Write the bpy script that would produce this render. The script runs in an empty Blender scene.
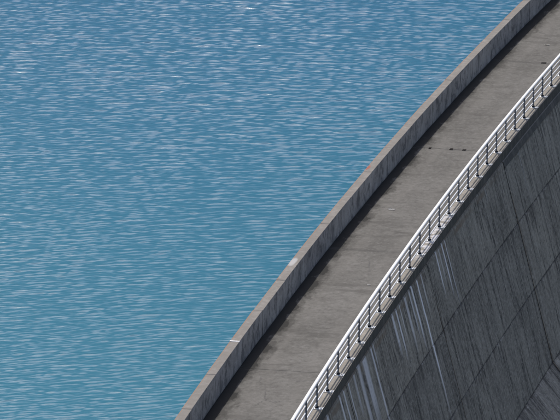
import bpy, bmesh, math, random
import numpy as np

# ------------------------------------------------------------------ camera, light, exposure
scene = bpy.context.scene
R_ = math.radians
PITCH = 0.28359          # camera looks 16 degrees down
CAM_H = 55.53            # height above the dam crest
cam_d = bpy.data.cameras.new('camera')
cam = bpy.data.objects.new('camera', cam_d)
scene.collection.objects.link(cam)
cam.location = (0, 0, CAM_H)
cam.rotation_euler = (math.pi/2 - PITCH, 0, 0)
cam_d.sensor_fit = 'HORIZONTAL'
cam_d.sensor_width = 36.0
cam_d.lens = 4500.0/560.0*36.0
cam_d.clip_start = 1.0
cam_d.clip_end = 20000
scene.camera = cam

SUN_EL, SUN_AZ = R_(49.5), R_(-17)        # azimuth measured from +Y towards +X
world = bpy.data.worlds.new('World')
scene.world = world
world.use_nodes = True
wn, wl = world.node_tree.nodes, world.node_tree.links
sky = wn.new('ShaderNodeTexSky')
sky.sky_type = 'NISHITA'
sky.sun_disc = False
sky.sun_elevation = SUN_EL
sky.sun_rotation = SUN_AZ
sky.altitude = 1000
sky.air_density = 0.8
sky.dust_density = 5.0
sky.ozone_density = 0.7
wn['Background'].inputs['Strength'].default_value = 0.15
wl.new(sky.outputs[0], wn['Background'].inputs['Color'])

sun_d = bpy.data.lights.new('sun', 'SUN')
sun_d.energy = 2.5
sun_d.angle = R_(0.6)
sun_d.color = (1.0, 0.945, 0.86)
sun = bpy.data.objects.new('sun', sun_d)
scene.collection.objects.link(sun)
sun.location = (-60, 40, 150)
sun.rotation_euler = (R_(90) - SUN_EL, 0, math.pi - SUN_AZ)

scene.view_settings.view_transform = 'Standard'
scene.view_settings.look = 'None'
scene.view_settings.exposure = 0.45
scene.view_settings.gamma = 1.0
scene.render.engine = 'CYCLES'
random.seed(7)
rng = np.random.default_rng(11)

# ------------------------------------------------------------------ plan of the dam: one circular arc
X0, Y0, T0, K = 1.39888, 163.348, 0.20612, 1.26027e-3     # foot of the railing at s = 0
RAD = 1.0/K
CX, CY = X0 + math.cos(T0)*RAD, Y0 - math.sin(T0)*RAD
J0, LJ = 4.353, 16.715            # first block joint and block length
POST = LJ/8.0
W_IN, W_OUT = 3.98, 4.372         # inner and outer edge of the parapet, left of the railing
H_PAR = 1.046
W_KERB = 0.254                    # outer edge of the kerb, right of the railing
WATER_Z = -5.0
N_LO, N_HI = -4, 9                # blocks of the dam that are built

def arc(s, off=0.0):
    t = T0 + K*s
    r = RAD - off
    return CX - math.cos(t)*r, CY + math.sin(t)*r
def local_arc(s, off):            # the same arc with its start at the origin, heading +Y, right = +X
    t = K*s
    r = RAD - off
    return RAD - math.cos(t)*r, math.sin(t)*r
def place(o, s, z=0.0):
    x, y = arc(s)
    o.location = (x, y, z)
    o.rotation_euler = (0, 0, -(T0 + K*s))

# ------------------------------------------------------------------ node helpers
class NT:
    def __init__(self, name):
        self.m = bpy.data.materials.new(name)
        self.m.use_nodes = True
        self.t = self.m.node_tree
        self.b = self.t.nodes['Principled BSDF']
    def n(self, kind, **kw):
        nd = self.t.nodes.new(kind)
        for k, v in kw.items(): setattr(nd, k, v)
        return nd
    def put(self, sock, v):
        if isinstance(v, bpy.types.NodeSocket): self.t.links.new(v, sock)
        else: sock.default_value = v
    def math(self, op, a, b=0.0, c=None, clamp=False):
        nd = self.n('ShaderNodeMath', operation=op, use_clamp=clamp)
        self.put(nd.inputs[0], a); self.put(nd.inputs[1], b)
        if c is not None: self.put(nd.inputs[2], c)
        return nd.outputs[0]
    def comb(self, x, y, z):
        nd = self.n('ShaderNodeCombineXYZ')
        for i, v in enumerate((x, y, z)): self.put(nd.inputs[i], v)
        return nd.outputs[0]
    def noise(self, vec, scale=1.0, detail=4.0, rough=0.55, lac=2.0, dist=0.0):
        nd = self.n('ShaderNodeTexNoise')
        self.put(nd.inputs['Vector'], vec)
        nd.inputs['Scale'].default_value = scale
        nd.inputs['Detail'].default_value = detail
        nd.inputs['Roughness'].default_value = rough
        nd.inputs['Lacunarity'].default_value = lac
        nd.inputs['Distortion'].default_value = dist
        return nd.outputs[0]
    def step(self, v, lo, hi, a=0.0, b=1.0):
        nd = self.n('ShaderNodeMapRange', interpolation_type='SMOOTHSTEP')
        self.put(nd.inputs[0], v)
        for i, q in zip((1, 2, 3, 4), (lo, hi, a, b)): self.put(nd.inputs[i], q)
        return nd.outputs[0]
    def mix(self, fac, a, b, mode='MIX'):
        nd = self.n('ShaderNodeMix', data_type='RGBA', blend_type=mode)
        self.put(nd.inputs[0], fac)
        for i, v in ((6, a), (7, b)):
            if isinstance(v, tuple): v = (*v, 1.0) if len(v) == 3 else v
            self.put(nd.inputs[i], v)
        return nd.outputs[2]
    def coords(self):
        """distance along the dam, distance right of the railing, height - from the place itself"""
        g = self.n('ShaderNodeNewGeometry')
        sp = self.n('ShaderNodeSeparateXYZ')
        self.t.links.new(g.outputs['Position'], sp.inputs[0])
        dx = self.math('SUBTRACT', CX, sp.outputs[0])
        dy = self.math('SUBTRACT', sp.outputs[1], CY)
        t = self.math('ARCTAN2', dy, dx)
        s = self.math('MULTIPLY', self.math('SUBTRACT', t, T0), RAD)
        r = self.math('SQRT', self.math('ADD', self.math('MULTIPLY', dx, dx), self.math('MULTIPLY', dy, dy)))
        off = self.math('SUBTRACT', RAD, r)
        return s, off, sp.outputs[2], g
    def rand(self):
        return self.n('ShaderNodeObjectInfo').outputs['Random']
    def bump(self, h, strength=0.4, dist=0.02):
        nd = self.n('ShaderNodeBump')
        nd.inputs['Strength'].default_value = strength
        nd.inputs['Distance'].default_value = dist
        self.put(nd.inputs['Height'], h)
        self.put(self.b.inputs['Normal'], nd.outputs[0])
    def col(self, c): self.put(self.b.inputs['Base Color'], c)
    def rough(self, r, spec=0.3):
        self.put(self.b.inputs['Roughness'], r); self.b.inputs['Specular IOR Level'].default_value = spec
    def sc(self, v, k): return self.math('MULTIPLY', v, k)

def grey(v, warm=0.0): return (v*(1+warm), v, v*(1-warm))

# --- downstream face: board-marked, weathered concrete with runs of lime and soot
def mat_face():
    T = NT('weathered_face_concrete')
    s, off, z, g = T.coords()
    wob = T.noise(T.comb(T.sc(s, .4), off, T.sc(z, .7)), 1, 3)
    sw = T.math('ADD', s, T.sc(T.math('SUBTRACT', wob, .5), .16))
    broad = T.noise(T.comb(T.sc(s, .35), 0.0, T.sc(z, .28)), 1, 4, .6)
    c = T.mix(T.step(broad, .3, .7), (.280, .260, .218), (.395, .366, .306))
    # each pour has its own tone
    c = T.mix(1.0, c, T.mix(T.rand(), (.86, .87, .88), (1.1, 1.09, 1.07)), 'MULTIPLY')
    # vertical board grain
    grain = T.noise(T.comb(T.sc(sw, 7.0), 0.0, T.sc(z, .35)), 1, 4, .65)
    c = T.mix(T.step(grain, .28, .72), T.mix(.42, c, (.07, .066, .06)), c)
    gr2 = T.noise(T.comb(T.sc(sw, 2.3), 3.0, T.sc(z, .12)), 1, 3, .6)
    c = T.mix(T.step(gr2, .52, .72, 0, .45), c, (.095, .089, .08))
    c = T.mix(T.step(gr2, .30, .42, .28, 0), c, (.45, .42, .375))
    # thin dark runs
    rl = T.noise(T.comb(T.sc(sw, 1.1), 7.0, T.sc(z, .06)), 1, 5, .7)
    ridge = T.math('ABSOLUTE', T.math('SUBTRACT', rl, .5))
    amt = T.noise(T.comb(T.sc(s, .5), 1.0, T.sc(z, .35)), 1, 2)
    c = T.mix(T.math('MULTIPLY', T.step(ridge, .0, .024, .92, 0), T.step(amt, .32, .50)), c, (.035, .034, .032))
    # irregular board seams about every 0.85 m
    fr = T.math('FRACT', T.sc(T.math('ADD', s, T.sc(T.math('SUBTRACT', wob, .5), .05)), 1/1.6715))
    seam = T.math('ABSOLUTE', T.math('SUBTRACT', fr, .5))
    pick = T.noise(T.comb(T.math('FLOOR', T.sc(s, 1/1.6715)), 5.0, T.sc(z, .22)), .77, 2)
    c = T.mix(T.math('MULTIPLY', T.step(seam, .004, .022, .9, 0), T.step(pick, .40, .54)), c, (.05, .05, .053))
    # gritty patches of lichen and spalled skin
    sp = T.noise(T.comb(T.sc(s, 5.0), T.sc(off, 5.0), T.sc(z, 3.5)), 1, 5, .75)
    spa = T.noise(T.comb(T.sc(s, .45), 9.0, T.sc(z, .45)), 1, 2)
    c = T.mix(T.math('MULTIPLY', T.step(sp, .56, .68), T.step(spa, .42, .66, .1, .8)), c, (.46, .43, .38))
    c = T.mix(T.math('MULTIPLY', T.step(sp, .44, .34), T.step(spa, .62, .4, .15, .7)), c, (.075, .07, .062))
    gt = T.noise(T.comb(T.sc(s, 7.0), T.sc(off, 7.0), T.sc(z, 6.0)), 1, 4, .8)
    c = T.mix(T.step(gt, .5, .66, 0, .5), c, (.46, .43, .38))
    c = T.mix(T.step(gt, .48, .34, 0, .55), c, (.085, .079, .07))
    # dark seepage and lime flecks along the lift lines
    jag = T.noise(T.comb(T.sc(s, 1.6), 0.0, T.sc(z, 1.6)), 1, 5, .7)
    for zl in (-3.35, -6.48, -10.0):
        d = T.math('SUBTRACT', T.math('ADD', z, T.sc(T.math('SUBTRACT', jag, .5), .22)), zl)
        c = T.mix(T.math('MULTIPLY', T.step(T.math('ABSOLUTE', d), .015, .07, .75, 0), T.step(jag, .36, .56)), c, (.06, .056, .05))
        below = T.math('MULTIPLY', T.step(d, -1.1, -.05, 0, .5), T.step(d, -.02, .02, 1, 0))
        c = T.mix(T.math('MULTIPLY', below, T.step(gr2, .46, .6)), c, (.06, .056, .052))
        c = T.mix(T.math('MULTIPLY', T.step(T.math('ABSOLUTE', T.math('ADD', d, .06)), .04, .14, .6, 0), T.step(sp, .58, .68)), c, (.52, .50, .46))
    # brown damp band under the fascia
    bz = T.math('ABSOLUTE', T.math('ADD', T.math('ADD', z, .70), T.sc(T.math('SUBTRACT', jag, .5), .35)))
    c = T.mix(T.math('MULTIPLY', T.step(bz, .05, .16, .7, 0), T.step(T.noise(T.comb(T.sc(s, .3), 0.0, 2.0), 1, 3), .42, .6)), c, (.20, .155, .11))
    # lime runs below the ledge
    zt = T.math('SUBTRACT', -0.45, z)                     # metres below the ledge
    edge = T.noise(T.comb(T.sc(s, 9.0), 2.0, T.sc(z, .25)), 1, 3)
    runs = [(3.0, .14, 2.2, .7), (3.75, .12, 2.6, .75), (4.75, .10, 2.6, .65), (5.8, .16, 2.0, .45), (6.8, .28, 3.6, .55),
            (7.9, .42, 3.3, .62), (9.3, .14, 4.2, .75), (9.75, .10, 1.2, .5), (13.75, .18, 2.0, .75), (14.5, .13, 2.4, .85), (15.2, .10, 1.8, .5),
            (16.3, .20, 2.6, .55), (17.2, .12, 2.4, .6), (17.75, .16, 3.0, .85), (18.85, .13, 6.6, .95), (19.7, .10, 1.8, .5),
            (22.9, .11, 2.2, .8), (23.5, .09, 1.9, .45), (24.2, .12, 2.6, .9), (24.85, .09, 3.4, .6), (-1.5, .3, 3.0, .6), (0.6, .2, 2.6, .55),
            (-4.5, .25, 3.4, .6), (-8.0, .2, 2.5, .7), (33.6, .06, .9, .3), (40.9, .05, 3.0, .25)]
    tot = None
    for s0, w, ln, st in runs:
        d = T.math('ABSOLUTE', T.math('SUBTRACT', sw, s0))
        k = T.math('MULTIPLY', T.step(d, w*.35, w*1.15, st, 0), T.step(zt, ln*.45, ln, 1, 0))
        tot = k if tot is None else T.math('MAXIMUM', tot, k)
    tot = T.math('MULTIPLY', tot, T.step(edge, .2, .55, .5, 1.0))
    c = T.mix(tot, c, (.86, .85, .86))
    # seepage along the block joints
    fj = T.math('FRACT', T.math('ADD', T.sc(T.math('SUBTRACT', s, J0), 1/LJ), .5))
    dj = T.math('ABSOLUTE', T.sc(T.math('SUBTRACT', fj, .5), LJ))
    c = T.mix(T.math('MULTIPLY', T.step(dj, .03, .085, .9, 0), T.step(jag, .3, .46, .35, 1)), c, (.035, .033, .03))
    # rust line in a block joint and on a few seams
    for s0, w, st in ((J0 + 2*LJ + .10, .045, .7), (J0 + LJ + .04, .03, .35), (20.3, .03, .25), (46.9, .03, .3)):
        d = T.math('ABSOLUTE', T.math('SUBTRACT', s, s0))
        c = T.mix(T.math('MULTIPLY', T.step(d, w*.3, w, st, 0), T.step(zt, .8, 2.2)), c, (.20, .13, .075))
    # brown silt lying on the ledge
    sn = T.n('ShaderNodeSeparateXYZ'); T.t.links.new(g.outputs['True Normal'], sn.inputs[0])
    up = T.math('MULTIPLY', T.step(sn.outputs[2], .5, .62), T.step(T.noise(T.comb(s, off, z), 1.3, 4), .35, .6, .25, .9))
    up = T.math('MULTIPLY', up, T.step(z, -2.0, -1.2))
    c = T.mix(up, c, (.17, .14, .105))
    T.col(c); T.rough(.92, .2)
    T.bump(T.math('ADD', T.sc(grain, .6), T.sc(sp, .8)), .5, .02)
    return T.m

def mat_road():
    T = NT('worn_concrete_road')
    s, off, z, g = T.coords()
    v = T.comb(s, off, z)
    a = T.noise(v, .22, 5, .62)
    b = T.noise(v, 1.4, 5, .65)
    f = T.noise(v, 4.6, 5, .8)
    c = T.mix(T.step(a, .3, .7), (.105, .1015, .093), (.148, .143, .132))
    c = T.mix(1.0, c, T.mix(T.rand(), (.95, .95, .95), (1.06, 1.055, 1.05)), 'MULTIPLY')
    c = T.mix(T.step(b, .35, .70, .0, .38), c, (.062, .058, .053))
    c = T.mix(T.step(f, .50, .68, 0, .45), c, (.20, .193, .182))
    c = T.mix(T.step(f, .50, .34, 0, .45), c, (.055, .053, .05))
    # tyre lanes, polished slightly
    lane = T.math('MINIMUM', T.math('ABSOLUTE', T.math('ADD', off, 1.15)), T.math('ABSOLUTE', T.math('ADD', off, 2.75)))
    ln = T.noise(T.comb(T.sc(s, .25), T.sc(off, 1.8), 0.0), 1, 4)
    c = T.mix(T.math('MULTIPLY', T.step(lane, .1, .45, .35, 0), T.step(ln, .35, .65)), c, (.165, .157, .144))
    # long drag marks and dark wet trails lying across
    tr = T.noise(T.comb(T.sc(s, .9), T.sc(off, .22), 4.0), 1, 4, .6, dist=.4)
    c = T.mix(T.step(tr, .55, .66, 0, .45), c, (.06, .057, .052))
    # ragged silt and moss along the parapet, blackened further as painted wall shadow
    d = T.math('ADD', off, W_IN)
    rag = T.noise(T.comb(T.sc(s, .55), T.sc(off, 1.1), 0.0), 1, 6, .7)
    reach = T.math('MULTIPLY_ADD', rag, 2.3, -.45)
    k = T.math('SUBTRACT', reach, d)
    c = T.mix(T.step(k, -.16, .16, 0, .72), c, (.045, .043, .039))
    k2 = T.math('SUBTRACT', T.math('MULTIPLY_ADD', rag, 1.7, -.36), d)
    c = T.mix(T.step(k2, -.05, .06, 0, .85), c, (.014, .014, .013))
    # dirt beside the joints
    fj = T.math('FRACT', T.sc(T.math('SUBTRACT', s, J0), 1/LJ))
    dj = T.sc(T.math('MINIMUM', fj, T.math('SUBTRACT', 1.0, fj)), LJ)
    c = T.mix(T.math('MULTIPLY', T.step(dj, .0, .35, .4, 0), T.step(b, .35, .6)), c, (.07, .068, .064))
    # hairline cracks
    vo = T.n('ShaderNodeTexVoronoi', feature='DISTANCE_TO_EDGE')
    T.put(vo.inputs['Vector'], T.comb(T.math('ADD', s, T.sc(b, 1.2)), T.math('ADD', off, T.sc(f, .25)), 0.0)); vo.inputs['Scale'].default_value = .17
    c = T.mix(T.math('MULTIPLY', T.step(vo.outputs[0], .0, .006, .6, 0), T.step(a, .5, .6)), c, (.05, .05, .05))
    T.col(c); T.rough(.9, .25)
    T.bump(T.math('ADD', f, T.sc(b, .6)), .45, .012)
    return T.m

def mat_parapet():
    T = NT('parapet_concrete')
    s, off, z, g = T.coords()
    v = T.comb(s, off, z)
    a = T.noise(v, .7, 5, .6)
    f = T.noise(v, 5.5, 5, .8)
    c = T.mix(T.step(a, .3, .7), (.27, .257, .24), (.39, .37, .345))
    c = T.mix(1.0, c, T.mix(T.rand(), (.9, .9, .91), (1.1, 1.09, 1.07)), 'MULTIPLY')
    c = T.mix(T.step(f, .54, .70, 0, .6), c, (.50, .48, .45))
    c = T.mix(T.step(f, .46, .30, 0, .65), c, (.11, .104, .096))
    # runs down the inner face
    st = T.noise(T.comb(T.sc(s, 1.7), 0.0, T.sc(z, 1.0)), 1, 6, .75, dist=.6)
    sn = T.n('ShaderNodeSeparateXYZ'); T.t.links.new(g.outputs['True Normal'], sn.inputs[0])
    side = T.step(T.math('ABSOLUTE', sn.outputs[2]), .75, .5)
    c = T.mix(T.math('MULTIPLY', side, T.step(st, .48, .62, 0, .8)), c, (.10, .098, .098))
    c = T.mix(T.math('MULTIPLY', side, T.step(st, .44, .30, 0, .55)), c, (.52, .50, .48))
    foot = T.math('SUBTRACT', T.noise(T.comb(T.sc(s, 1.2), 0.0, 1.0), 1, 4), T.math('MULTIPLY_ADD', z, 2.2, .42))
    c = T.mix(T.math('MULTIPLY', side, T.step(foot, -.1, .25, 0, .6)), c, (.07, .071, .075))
    # warm lichen, strongest at the outer edge; top also darkened to offset the sun on it
    li = T.noise(v, 3.2, 5, .7)
    top = T.step(sn.outputs[2], .5, .7)
    c = T.mix(T.math('MULTIPLY', top, T.step(li, .25, .60, .55, .9)), c, (.180, .165, .146))
    oe = T.step(T.math('ADD', off, W_OUT), .09, .0)
    c = T.mix(T.math('MULTIPLY', oe, T.step(li, .3, .55, .2, .75)), c, (.27, .16, .10))
    # one rusty spot and one pale patched stretch
    def spot(s0, o0, rs, ro):
        q = T.math('ADD', T.math('POWER', T.sc(T.math('SUBTRACT', s, s0), 1/rs), 2.0), T.math('POWER', T.sc(T.math('SUBTRACT', off, o0), 1/ro), 2.0))
        return T.math('MULTIPLY', top, T.step(T.math('ADD', q, f), .7, 1.4, 1, 0))
    c = T.mix(T.sc(spot(30.1, -4.3, .5, .1), .8), c, (.32, .09, .06))
    c = T.mix(T.sc(spot(15.3, -4.25, .75, .2), .6), c, (.50, .50, .50))
    T.col(c); T.rough(.9, .25)
    T.bump(T.math('ADD', f, T.sc(st, .5)), .55, .02)
    return T.m

def mat_kerb():
    T = NT('kerb_concrete')
    s, off, z, g = T.coords()
    v = T.comb(s, off, z)
    a = T.noise(v, .9, 5, .6)
    f = T.noise(v, 9.0, 5, .7)
    c = T.mix(T.step(a, .3, .7), (.205, .187, .158), (.29, .266, .228))
    c = T.mix(T.step(f, .5, .7, 0, .5), c, (.36, .35, .33))
    c = T.mix(T.step(f, .46, .32, 0, .5), c, (.12, .112, .10))
    # droppings and lime on a stretch of the top
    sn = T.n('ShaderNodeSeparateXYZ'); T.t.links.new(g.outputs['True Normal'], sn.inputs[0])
    top = T.step(sn.outputs[2], .5, .7)
    wh = T.math('MULTIPLY', T.step(T.math('ABSOLUTE', T.math('SUBTRACT', s, 24.2)), 1.5, 5.0, 1, 0), T.step(T.noise(v, 2.6, 4, .6), .42, .56))
    c = T.mix(T.math('MULTIPLY', T.sc(wh, .8), top), c, (.60, .59, .60))
    # fascia darker than the top, with upright streaks
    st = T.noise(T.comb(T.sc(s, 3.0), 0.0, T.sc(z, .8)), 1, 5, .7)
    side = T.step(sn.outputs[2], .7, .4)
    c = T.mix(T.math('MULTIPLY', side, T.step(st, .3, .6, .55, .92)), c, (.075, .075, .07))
    c = T.mix(T.math('MULTIPLY', side, T.step(st, .62, .72, 0, .4)), c, (.3, .3, .3))
    T.col(c); T.rough(.9, .25)
    T.bump(f, .5, .012)
    return T.m

def mat_metal(name, c, rough, metal, dirt=.25):
    T = NT(name)
    g = T.n('ShaderNodeNewGeometry')
    n = T.noise(g.outputs['Position'], 3.0, 4, .6)
    T.col(T.mix(T.step(n, .4, .7, 0, dirt), c, tuple(x*.6 for x in c)))
    T.b.inputs['Metallic'].default_value = metal
    T.rough(rough, .5)
    return T.m

def mat_plain(name, c, rough=.9, amp=.35, scale=4.0):
    T = NT(name)
    g = T.n('ShaderNodeNewGeometry')
    n = T.noise(g.outputs['Position'], scale, 4, .6)
    T.col(T.mix(T.step(n, .3, .7), tuple(x*(1-amp) for x in c), tuple(min(1, x*(1+amp)) for x in c)))
    T.rough(rough, .25)
    return T.m

def mat_water():
    T = NT('glacial_lake_water')
    g = T.n('ShaderNodeNewGeometry')
    sp = T.n('ShaderNodeSeparateXYZ'); T.t.links.new(g.outputs['Position'], sp.inputs[0])
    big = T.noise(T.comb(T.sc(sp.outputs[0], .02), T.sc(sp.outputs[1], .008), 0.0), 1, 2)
    sky_tint = T.math('ADD', sp.outputs[1], T.sc(T.math('SUBTRACT', big, .5), 60.0))      # sky reflection painted into the colour, bluer farther out
    T.col(T.mix(T.step(sky_tint, 165.0, 275.0), (.029, .162, .244), (.029, .141, .252)))
    T.b.inputs['IOR'].default_value = 1.333
    T.b.inputs['Roughness'].default_value = .22
    T.b.inputs['Specular IOR Level'].default_value = .5
    f = T.noise(T.comb(T.sc(sp.outputs[0], 3.2), T.sc(sp.outputs[1], 5.5), 0.0), 1, 4, .6)
    T.bump(f, .3, .03)
    # beyond the modelled waves the same chop goes on as relief
    ex = T.math('MINIMUM', T.sc(T.math('ADD', sp.outputs[0], 34.0), 1/8.0), T.sc(T.math('SUBTRACT', 26.0, sp.outputs[0]), 1/8.0))
    ey = T.math('MINIMUM', T.sc(T.math('SUBTRACT', sp.outputs[1], 160.0), 1/9.0), T.sc(T.math('SUBTRACT', 276.0, sp.outputs[1]), 1/9.0))
    far = T.step(T.math('MINIMUM', ex, ey), .02, 1.0, 1.0, 0.0)
    w1 = T.noise(T.comb(T.sc(sp.outputs[0], .75), T.sc(sp.outputs[1], 2.1), 0.0), 1, 3, .55)
    old = T.b.inputs['Normal'].links[0].from_node
    b2 = T.n('ShaderNodeBump')
    b2.inputs['Strength'].default_value = 1.0
    b2.inputs['Distance'].default_value = .15
    T.put(b2.inputs['Height'], T.math('MULTIPLY', w1, far))
    T.put(old.inputs['Normal'], b2.outputs[0])
    return T.m

def mat_terrain():
    T = NT('alpine_slope')
    g = T.n('ShaderNodeNewGeometry')
    n = T.noise(g.outputs['Position'], .012, 6, .6)
    f = T.noise(g.outputs['Position'], .3, 5, .65)
    sn = T.n('ShaderNodeSeparateXYZ'); T.t.links.new(g.outputs['Normal'], sn.inputs[0])
    c = T.mix(T.step(n, .35, .65), (.045, .065, .028), (.075, .085, .045))
    c = T.mix(T.step(f, .35, .65, 0, .5), c, (.03, .04, .02))
    c = T.mix(T.step(sn.outputs[2], .78, .62), c, (.16, .15, .14))
    T.col(c); T.rough(.95, .15)
    T.bump(f, .6, 1.0)
    return T.m

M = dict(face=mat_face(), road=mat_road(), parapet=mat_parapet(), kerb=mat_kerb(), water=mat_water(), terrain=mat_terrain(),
         core=mat_plain('joint_shadow_concrete', (.05, .05, .05)),
         base=mat_plain('road_sub_base', (.03, .03, .03)),
         rail=mat_metal('pale_painted_handrail', (.93, .93, .92), .3, 0.0, .05),
         bar=mat_metal('galvanised_bar', (.82, .83, .84), .32, .0, .15),
         post=mat_metal('shaded_galvanised_post', (.20, .215, .25), .5, .2, .4),  # shade on the backlit posts put into their bluish dark colour
         plate=mat_metal('galvanised_plate', (.80, .80, .78), .5, 0.0, .3),
         foot_shade=mat_plain('black_post_foot_shadow', (.02, .02, .022)),
         iron=mat_plain('rusty_iron', (.009, .008, .008), .8, .5, 20),
         paper=mat_plain('pale_litter', (.66, .65, .62), .8, .2, 20),
         lime=mat_plain('pale_mortar', (.62, .62, .61), .85, .2, 12))

# ------------------------------------------------------------------ mesh helpers
col = scene.collection
def link(name, me, parent=None):
    o = bpy.data.objects.new(name, me)
    col.objects.link(o)
    if parent is not None: o.parent = parent
    return o
def empty(name, label, cat, loc=(0, 0, 0), group=None):
    o = bpy.data.objects.new(name, None)
    col.objects.link(o)
    o.empty_display_size = .5
    o.location = loc
    tag(o, label, cat, group)
    return o
def tag(o, label=None, cat=None, group=None, kind=None):
    if label: o['label'] = label
    if cat: o['category'] = cat
    if group: o['group'] = group
    if kind: o['kind'] = kind
def adopt(o, parent):
    """parent keeps its place: things sit at the world origin's axes, only moved"""
    o.parent = parent
    o.matrix_parent_inverse = parent.matrix_basis.inverted()

def sweep_mesh(name, prof, s0, s1, segs, material, chamfer=0.0, smooth=False, rough=0.0):
    """closed profile (off, z), counter-clockwise seen along the heading, swept along the local arc"""
    me = bpy.data.meshes.new(name)
    bm = bmesh.new()
    rings = []
    for i in range(segs + 1):
        s = s0 + (s1 - s0)*i/segs
        ring = []
        for (o, z) in prof:
            x, y = local_arc(s, o)
            jx = random.uniform(-rough, rough) if 0 < i < segs else 0
            ring.append(bm.verts.new((x + jx, y, z + (random.uniform(-rough, rough) if 0 < i < segs else 0))))
        rings.append(ring)
    n = len(prof)
    for i in range(segs):
        for j in range(n):
            k = (j + 1) % n
            f = bm.faces.new((rings[i][j], rings[i][k], rings[i+1][k], rings[i+1][j]))
            f.smooth = smooth
    bm.faces.new(rings[0][::-1]); bm.faces.new(rings[-1])
    bmesh.ops.recalc_face_normals(bm, faces=bm.faces)
    if chamfer:
        ed = [e for e in bm.edges if len(e.link_faces) == 2 and e.calc_face_angle(0) > .5]
        bmesh.ops.bevel(bm, geom=ed, offset=chamfer, segments=2, affect='EDGES', profile=.6)
    bm.to_mesh(me); bm.free()
    me.materials.append(material)
    return me

def box_bm(bm, x0, x1, y0, y1, z0, z1, bev=0.0):
    b = bmesh.new()
    vs = [b.verts.new((x, y, z)) for z in (z0, z1) for y in (y0, y1) for x in (x0, x1)]
    for q in ((0, 2, 3, 1), (4, 5, 7, 6), (0, 1, 5, 4), (2, 6, 7, 3), (0, 4, 6, 2), (1, 3, 7, 5)):
        b.faces.new([vs[i] for i in q])
    if bev: bmesh.ops.bevel(b, geom=b.edges[:], offset=bev, segments=1, affect='EDGES')
    tmp = bpy.data.meshes.new('tmp'); b.to_mesh(tmp); b.free()
    bm.from_mesh(tmp); bpy.data.meshes.remove(tmp)
def box_mesh(name, boxes, material, bev=0.004):
    bm = bmesh.new()
    for q in boxes: box_bm(bm, *q, bev)
    me = bpy.data.meshes.new(name); bm.to_mesh(me); bm.free()
    me.materials.append(material)
    return me

# ------------------------------------------------------------------ terrain: slopes round the lake and the valley below the dam
def hnoise(x, y, seed, octs=5, base=1/260.0):
    r = np.random.default_rng(seed)
    h = np.zeros_like(x); a, f = 1.0, base
    for _ in range(octs):
        for _k in range(3):
            th = r.uniform(0, 2*np.pi); p = r.uniform(0, 2*np.pi)
            h += a/3*np.sin((x*np.cos(th) + y*np.sin(th))*f*2*np.pi + p + 1.3*np.sin((x*np.sin(th) - y*np.cos(th))*f*3.1 + p))
        a *= .5; f *= 2.03
    return h
def build_terrain():
    ax = np.concatenate([np.linspace(-3200, -500, 40), np.linspace(-480, 480, 97), np.linspace(500, 3200, 40)])
    ay = np.concatenate([np.linspace(-2600, -120, 34), np.linspace(-100, 620, 91), np.linspace(650, 3600, 60)])
    X, Y = np.meshgrid(ax, ay)
    # two valley sides: one carries the camera, one, unseen, is shaped to darken the water's reflections
    near = (95 - Y)                       # metres behind the near abutment
    far = (Y - (318 + .12*np.abs(X)))
    zn = np.where(near > 0, near*.54, 0)
    zf = np.where(far > 0, far*.80, 0)
    rise = np.maximum(zn, zf)
    rise = 900*(1 - np.exp(-rise/900))
    t = np.arctan2(Y - CY, CX - X); off = RAD - np.hypot(X - CX, Y - CY)
    bed = np.where(off < 0, -60 + 0*X, -70 - .05*np.clip(off, 0, 600))
    bed = bed + 200*np.clip((np.abs(X) - 900)/1500, 0, 1)
    side = np.clip(np.maximum(near + 45, far + 45)/45, 0, 1)     # banks below the crest
    Z = np.where(rise > 0, rise, bed*(1 - side) + 0*side)
    Z = Z + hnoise(X, Y, 3)*np.clip(np.abs(rise)*.12, 0, 45)
    d = np.hypot(X, Y)
    Z = np.where(d < 60, np.minimum(Z, CAM_H - 3.0), Z)
    Z = np.where((Y > -10) & (Y < 140) & (np.abs(X) < 60), np.minimum(Z, CAM_H - 3.0 - .42*np.clip(Y, 0, 140)), Z)
    nx, ny = len(ax), len(ay)
    v = np.stack([X.ravel(), Y.ravel(), Z.ravel()], 1)
    i = np.arange(nx*ny).reshape(ny, nx)
    q = np.stack([i[:-1, :-1].ravel(), i[:-1, 1:].ravel(), i[1:, 1:].ravel(), i[1:, :-1].ravel()], 1)
    me = bpy.data.meshes.new('terrain')
    me.from_pydata(v.tolist(), [], q.tolist())
    me.polygons.foreach_set('use_smooth', [True]*len(q))
    me.materials.append(M['terrain'])
    o = link('terrain', me); tag(o, kind='structure')
    o['label'] = 'green alpine slopes added out of view around the reservoir to darken its reflections'
build_terrain()

# ------------------------------------------------------------------ lake: one sheet, wind waves as relief where the photo looks
def wave_field(nx, ny, dx, dy, lam_p, spread, mean, seed, lo, hi):
    r = np.random.default_rng(seed)
    kx = np.fft.fftfreq(nx, dx)[None, :]*2*np.pi
    ky = np.fft.fftfreq(ny, dy)[:, None]*2*np.pi
    k = np.hypot(kx, ky) + 1e-9
    kp = 2*np.pi/lam_p
    th = np.arctan2(kx, ky) - mean
    P = np.exp(-1.1*(kp/k)**2)*k**-3.6*np.exp(-(np.sin(th)/spread)**2)
    P *= (k > 2*np.pi/hi)*(k < 2*np.pi/lo)
    A = np.sqrt(P)*(r.normal(size=(ny, nx)) + 1j*r.normal(size=(ny, nx)))
    h = np.fft.ifft2(A).real
    q = np.gradient(h, dy, axis=0).std()   # scaled to unit rms slope along Y
    return np.stack([h, np.fft.ifft2(1j*kx/k*A).real, np.fft.ifft2(1j*ky/k*A).real])/q
def smooth01(a, lo, hi):
    t = np.clip((a - lo)/(hi - lo), 0, 1); return t*t*(3 - 2*t)
CHOP = 1.0
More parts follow.
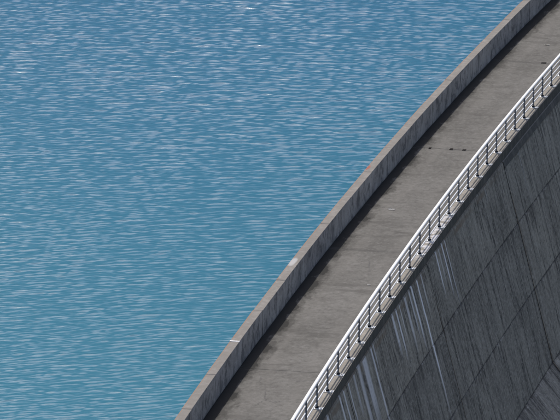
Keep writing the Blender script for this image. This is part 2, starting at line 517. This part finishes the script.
def edge_fade(X, Y):                       # modelled waves hand over to relief in the material
    e = np.minimum(np.minimum(X + 34, 26 - X)/8.0, np.minimum(Y - 160, 276 - Y)/9.0)
    return smooth01(e, .02, 1)
def build_water():
    dx, dy = .125, .058
    xs = np.arange(-34, 26, dx); ys = np.arange(160, 276, dy)
    nx, ny = len(xs), len(ys)
    X, Y = np.meshgrid(xs, ys)
    h1 = wave_field(nx, ny, dx, dy, .66, .26, R_(-8), 5, .24, 2.4)
    h2 = wave_field(nx, ny, dx, dy, .31, .28, R_(-24), 6, .17, .9)
    h3 = wave_field(nx, ny, dx, dy, .90, .22, R_(20), 8, .30, 2.5)
    patch = hnoise(X, Y*.45, 21, 4, 1/26.0)
    left = smooth01(-(X + .12*(Y - 215)) + 2.0*patch, -4, 14)       # ruffled water to the open side
    farr = smooth01(Y + 3*patch, 190, 245)
    a1 = .094 + .036*farr - .034*left + .016*patch
    a2 = .042 + .080*left
    a3 = .022 + .060*farr*(1 - left)
    Z, DX, DY = h1*np.clip(a1, .02, 1) + h2*a2 + h3*a3              # with the sideways drift that sharpens crests
    m = edge_fade(X, Y)
    Z = Z*m + WATER_Z
    DX, DY = DX*m*CHOP, DY*m*CHOP
    # coarse apron in the same sheet
    def stretch(a, lo, hi):
        out_lo = [a[0] - 3*1.6**i for i in range(40) if a[0] - 3*1.6**i > lo][::-1]
        out_hi = [a[-1] + 3*1.6**i for i in range(40) if a[-1] + 3*1.6**i < hi]
        return np.array([lo] + out_lo), np.array(out_hi + [hi])
    xl, xh = stretch(xs, -3000, 400); yl, yh = stretch(ys, -10, 420)
    gx = np.concatenate([xl, xs, xh]); gy = np.concatenate([yl, ys, yh])
    NX, NY = len(gx), len(gy)
    GX, GY = np.meshgrid(gx, gy)
    GZ = np.full_like(GX, WATER_Z)
    off = RAD - np.hypot(GX - CX, GY - CY)
    GZ[len(yl):len(yl)+ny, len(xl):len(xl)+nx] = Z
    GX[len(yl):len(yl)+ny, len(xl):len(xl)+nx] += DX
    GY[len(yl):len(yl)+ny, len(xl):len(xl)+nx] += DY
    keep = off < -W_OUT + 2.0                                       # the sheet stops inside the dam
    i = np.arange(NX*NY).reshape(NY, NX)
    q = np.stack([i[:-1, :-1], i[:-1, 1:], i[1:, 1:], i[1:, :-1]], -1)
    kq = keep[:-1, :-1] & keep[:-1, 1:] & keep[1:, 1:] & keep[1:, :-1]
    q = q[kq]
    used = np.unique(q)
    remap = -np.ones(NX*NY, int); remap[used] = np.arange(len(used))
    q = remap[q].astype(np.int32)
    v = np.stack([GX.ravel()[used], GY.ravel()[used], GZ.ravel()[used]], 1).astype(np.float32)
    me = bpy.data.meshes.new('lake_water')
    me.vertices.add(len(v)); me.vertices.foreach_set('co', v.ravel())
    me.loops.add(q.size); me.loops.foreach_set('vertex_index', q.ravel())
    me.polygons.add(len(q))
    me.polygons.foreach_set('loop_start', np.arange(0, q.size, 4, dtype=np.int32))
    me.polygons.foreach_set('loop_total', np.full(len(q), 4, dtype=np.int32))
    me.polygons.foreach_set('use_smooth', np.ones(len(q), dtype=bool))
    me.update(calc_edges=True); me.validate()
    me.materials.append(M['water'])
    o = link('lake_water', me); tag(o, kind='structure')
    o['label'] = 'rippled blue green water of the reservoir behind the parapet'
build_water()

# ------------------------------------------------------------------ dam body and the panels of its downstream face
BAT, BAT2, Z_BREAK, FACE0 = .262, .85, -10.0, W_KERB - .085
def face_off(z):
    return FACE0 - BAT*z if z > Z_BREAK else FACE0 - BAT*Z_BREAK - BAT2*(z - Z_BREAK)
S_A, S_B = J0 + N_LO*LJ, J0 + N_HI*LJ
px, py = arc((S_A + S_B)/2)
dam = empty('dam', 'curved grey concrete dam wall with white lime runs below the railing', 'dam', (px, py, -34))
IN = .35                                   # panels stand this thick on the core
prof = [(W_KERB - .30, -.50), (face_off(-.62) - IN, -.66), (face_off(Z_BREAK) - IN, Z_BREAK), (face_off(-34) - IN, -34.0),
        (-W_OUT - .2, -34.0), (-W_OUT + .02, -.30), (-.5, -.30)]
me = sweep_mesh('dam_core', prof, 0, S_B - S_A, 60, M['core'])
o = link('dam_core', me); place(o, S_A); adopt(o, dam)
# upstream skin
me = sweep_mesh('upstream_face', [(-W_OUT - .12, -.05), (-W_OUT + .01, -.05), (-W_OUT + .01, -.29), (-W_OUT - .17, -33.9), (-W_OUT - .45, -33.9)], 0, S_B - S_A, 60, M['parapet'])
o = link('upstream_face', me); place(o, S_A); adopt(o, dam)
lifts = [-.62, -3.35, -6.48, Z_BREAK, -13.3, -16.7, -20.2, -23.8, -27.4, -31.0, -34.0]
GAP = .022
for li in range(len(lifts) - 1):
    zt, zb = lifts[li] - (GAP if li else 0), lifts[li+1]
    tp = .03 if li else 0
    if li == 0:
        prof = [(W_KERB + .004, -.455), (W_KERB - .02, -.455), (W_KERB - .2, -.56), (face_off(zb) - IN, zb), (face_off(zb), zb), (face_off(-.51), -.51)]
    else:
        prof = [(face_off(zt), zt), (face_off(zt) - IN + .01, zt), (face_off(zb) - IN + .01, zb), (face_off(zb), zb)]
    me = sweep_mesh('concrete_panel', prof, GAP, LJ - GAP, 6, M['face'], chamfer=.026)
    for n in range(N_LO, N_HI):
        o = link('concrete_panel', me); place(o, J0 + n*LJ)
        # pours never sit perfectly flush
        t = T0 + K*(J0 + n*LJ); d = random.uniform(-.012, .012)
        o.location.x += d*math.cos(t); o.location.y -= d*math.sin(t)
        adopt(o, dam)
# second, shallower fascia course on the far blocks
prof = [(W_KERB + .045, -.465), (W_KERB - .1, -.465), (W_KERB - .1, -.76), (face_off(-.76) + .03, -.76)]
me = sweep_mesh('fascia_course', prof, .01, LJ - .01, 6, M['kerb'], chamfer=.012)
for n in range(2, N_HI):
    o = link('fascia_course', me); place(o, J0 + n*LJ); adopt(o, dam)
# kerb with its fascia, in half-block lengths
prof = [(-.14, 0.0), (-.14, -.28), (W_KERB - .12, -.28), (W_KERB - .12, -.448), (W_KERB, -.448), (W_KERB, 0.0)]
me = sweep_mesh('kerb_stone', prof, .008, LJ/2 - .008, 4, M['kerb'], chamfer=.014)
for i in range(2*N_LO, 2*N_HI):
    o = link('kerb_stone', me); place(o, J0 + i*LJ/2, random.uniform(-.006, .006)); adopt(o, dam)

# ------------------------------------------------------------------ road on the crest
ROAD_Z = -.03
prof = [(-W_IN + .0, ROAD_Z - .03), (-W_IN, -.26), (-.15, -.26), (-.15, ROAD_Z - .03)]
me = sweep_mesh('road', prof, 0, S_B - S_A, 60, M['base'])
road = link('road', me); place(road, S_A)
tag(road, 'grey worn concrete crest road between the parapet and the railing', kind='structure')
bpy.context.view_layer.update()
prof = [(-W_IN + .012, ROAD_Z), (-W_IN + .012, ROAD_Z - .026), (-.155, ROAD_Z - .026), (-.155, ROAD_Z)]
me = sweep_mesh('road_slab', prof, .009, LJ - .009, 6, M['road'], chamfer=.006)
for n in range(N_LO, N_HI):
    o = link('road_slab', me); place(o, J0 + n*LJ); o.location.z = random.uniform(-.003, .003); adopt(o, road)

# ------------------------------------------------------------------ parapet on the water side
px, py = arc((S_A + S_B)/2, -W_IN - .2)
par = empty('concrete_parapet', 'waist high grey concrete parapet between the crest road and the lake', 'parapet', (px, py, ROAD_Z))
prof = [(-W_IN, H_PAR), (-W_OUT, H_PAR - .012), (-W_OUT, -.04), (-W_IN, -.04)]
pmesh = []
for v in range(3):
    pmesh.append(sweep_mesh('wall_panel', prof, .012, LJ/4 - .012, 8, M['parapet'], chamfer=.014))
for i in range(4*N_LO, 4*N_HI):
    o = link('wall_panel', random.choice(pmesh)); place(o, J0 + i*LJ/4)
    t = T0 + K*(J0 + i*LJ/4); d = random.uniform(-.008, .008)
    o.location.x += d*math.cos(t); o.location.y -= d*math.sin(t); o.location.z = random.uniform(-.006, .006)
    adopt(o, par)
# mortar bead over one joint, lead strip over the others at block joints
def strip(s0, mat):
    me = box_mesh('joint_strip', [(-W_OUT - .004, -W_IN + .004, -.06, .06, H_PAR - .02, H_PAR + .014)], mat, .004)
    o = link('joint_strip', me); place(o, s0); adopt(o, par)
strip(J0, M['lime'])

# ------------------------------------------------------------------ railing
px, py = arc((S_A + S_B)/2)
rail = empty('railing', 'pale metal railing with three bars along the outer kerb of the road', 'railing', (px, py, 0))
def tube(name, off, z, r, mat, flat=1.0, n=10):
    prof = [(off + r*math.cos(-2*math.pi*i/n), z + flat*r*math.sin(-2*math.pi*i/n)) for i in range(n)]
    me = sweep_mesh(name, prof, 0, S_B - S_A, 120, mat, smooth=True)
    o = link(name, me); place(o, S_A); adopt(o, rail)
tube('top_rail', 0.0, 1.085, .075, M['rail'], .8, 14)
for z in (.80, .51, .22):
    tube('rail', -.012, z, .029, M['bar'])
post_me = box_mesh('post', [(-.030, .030, -.052, -.040, .015, 1.04), (-.030, .030, .040, .052, .015, 1.04), (-.010, .010, -.040, .040, .015, 1.04)], M['post'], .002)
plate_me = box_mesh('base_plate', [(-.12, .250, -.14, .12, .001, .018)], M['plate'], .003)
foot_shadow_me = box_mesh('foot_shadow', [(-.055, .065, -.075, .075, .018, .072)], M['foot_shade'], .006)  # black block standing in for the shadow at the post's foot
bolt_me = box_mesh('bolt', [(.14 - .016, .14 + .016, -.016, .016, .018, .045)], M['post'], .003)
n_posts = int((S_B - S_A)/POST)
k0 = int(math.ceil((S_A)/POST))
for k in range(k0, k0 + n_posts):
    s = k*POST + .04
    if s > S_B - .5: break
    p = link('post', post_me); place(p, s); p.rotation_euler.z += R_(random.uniform(-2.5, 2.5))
    bpy.context.view_layer.update() if False else None
    mw = p.matrix_basis.copy()
    adopt(p, rail)
    for nm, me in (('base_plate', plate_me), ('foot_shadow', foot_shadow_me), ('bolt', bolt_me)):
        link(nm, me, p)

# ------------------------------------------------------------------ small things lying on the road
def at_road(name, me, s, off, rz=0.0, z=ROAD_Z + .003):
    o = link(name, me)
    x, y = arc(s, off)
    o.location = (x, y, z); o.rotation_euler = (0, 0, -(T0 + K*s) + rz)
    return o
def cover_mesh(w, l):
    bm = bmesh.new()
    box_bm(bm, -w, w, -l, -l + .04, 0, .022, .003); box_bm(bm, -w, w, l - .04, l, 0, .022, .003)
    box_bm(bm, -w, -w + .03, -l + .04, l - .04, 0, .022, .003); box_bm(bm, w - .03, w, -l + .04, l - .04, 0, .022, .003)
    k = 4
    for i in range(k):
        y = -l + .04 + (2*l - .08)*(i + .5)/k
        box_bm(bm, -w + .03, w - .03, y - .014, y + .014, 0, .018, .002)
    box_bm(bm, -w + .01, w - .01, -l + .01, l - .01, 0, .004, 0)
    me = bpy.data.meshes.new('drain_cover'); bm.to_mesh(me); bm.free(); me.materials.append(M['iron'])
    return me
for s, off, w, l, lab in ((37.73, -3.15, .05, .10, 'small dark drain cover in a road joint, nearest of three to the parapet'),
                          (37.78, -2.15, .07, .12, 'small dark drain cover in a road joint, between two others'),
                          (37.80, -1.55, .08, .11, 'small dark drain cover in a road joint, nearest of three to the railing'),
                          (54.6, -1.35, .12, .11, 'lone dark drain cover at the end of a road joint')):
    o = at_road('drain_cover', cover_mesh(w, l), s, off)
    tag(o, lab, 'drain cover', 'dark drain covers in the crest road')
def scrap_mesh(w, l, seed):
    r = random.Random(seed)
    bm = bmesh.new()
    n, m = 5, 4
    g = [[bm.verts.new((-w + 2*w*i/n + r.uniform(-.012, .012), -l + 2*l*j/m + r.uniform(-.012, .012), .004 + abs(r.gauss(0, .018)))) for i in range(n + 1)] for j in range(m + 1)]
    for j in range(m):
        for i in range(n): bm.faces.new((g[j][i], g[j][i+1], g[j+1][i+1], g[j+1][i]))
    bmesh.ops.solidify(bm, geom=bm.faces[:], thickness=.004)
    bmesh.ops.recalc_face_normals(bm, faces=bm.faces)
    me = bpy.data.meshes.new('paper_scrap'); bm.to_mesh(me); bm.free(); me.materials.append(M['paper'])
    return me
for s, off, w, l, rz, lab in ((27.4, -2.62, .15, .07, .1, 'largest crumpled white paper scrap in the middle of the road'),
                              (16.18, -1.19, .06, .06, .5, 'small white paper scrap on the road beside the railing'),
                              (58.2, -1.99, .13, .05, -.2, 'narrow pale paper scrap on the road past the lone drain cover')):
    o = at_road('paper_scrap', scrap_mesh(w, l, int(s)), s, off, rz)
    tag(o, lab, 'litter', 'pale scraps on the road')
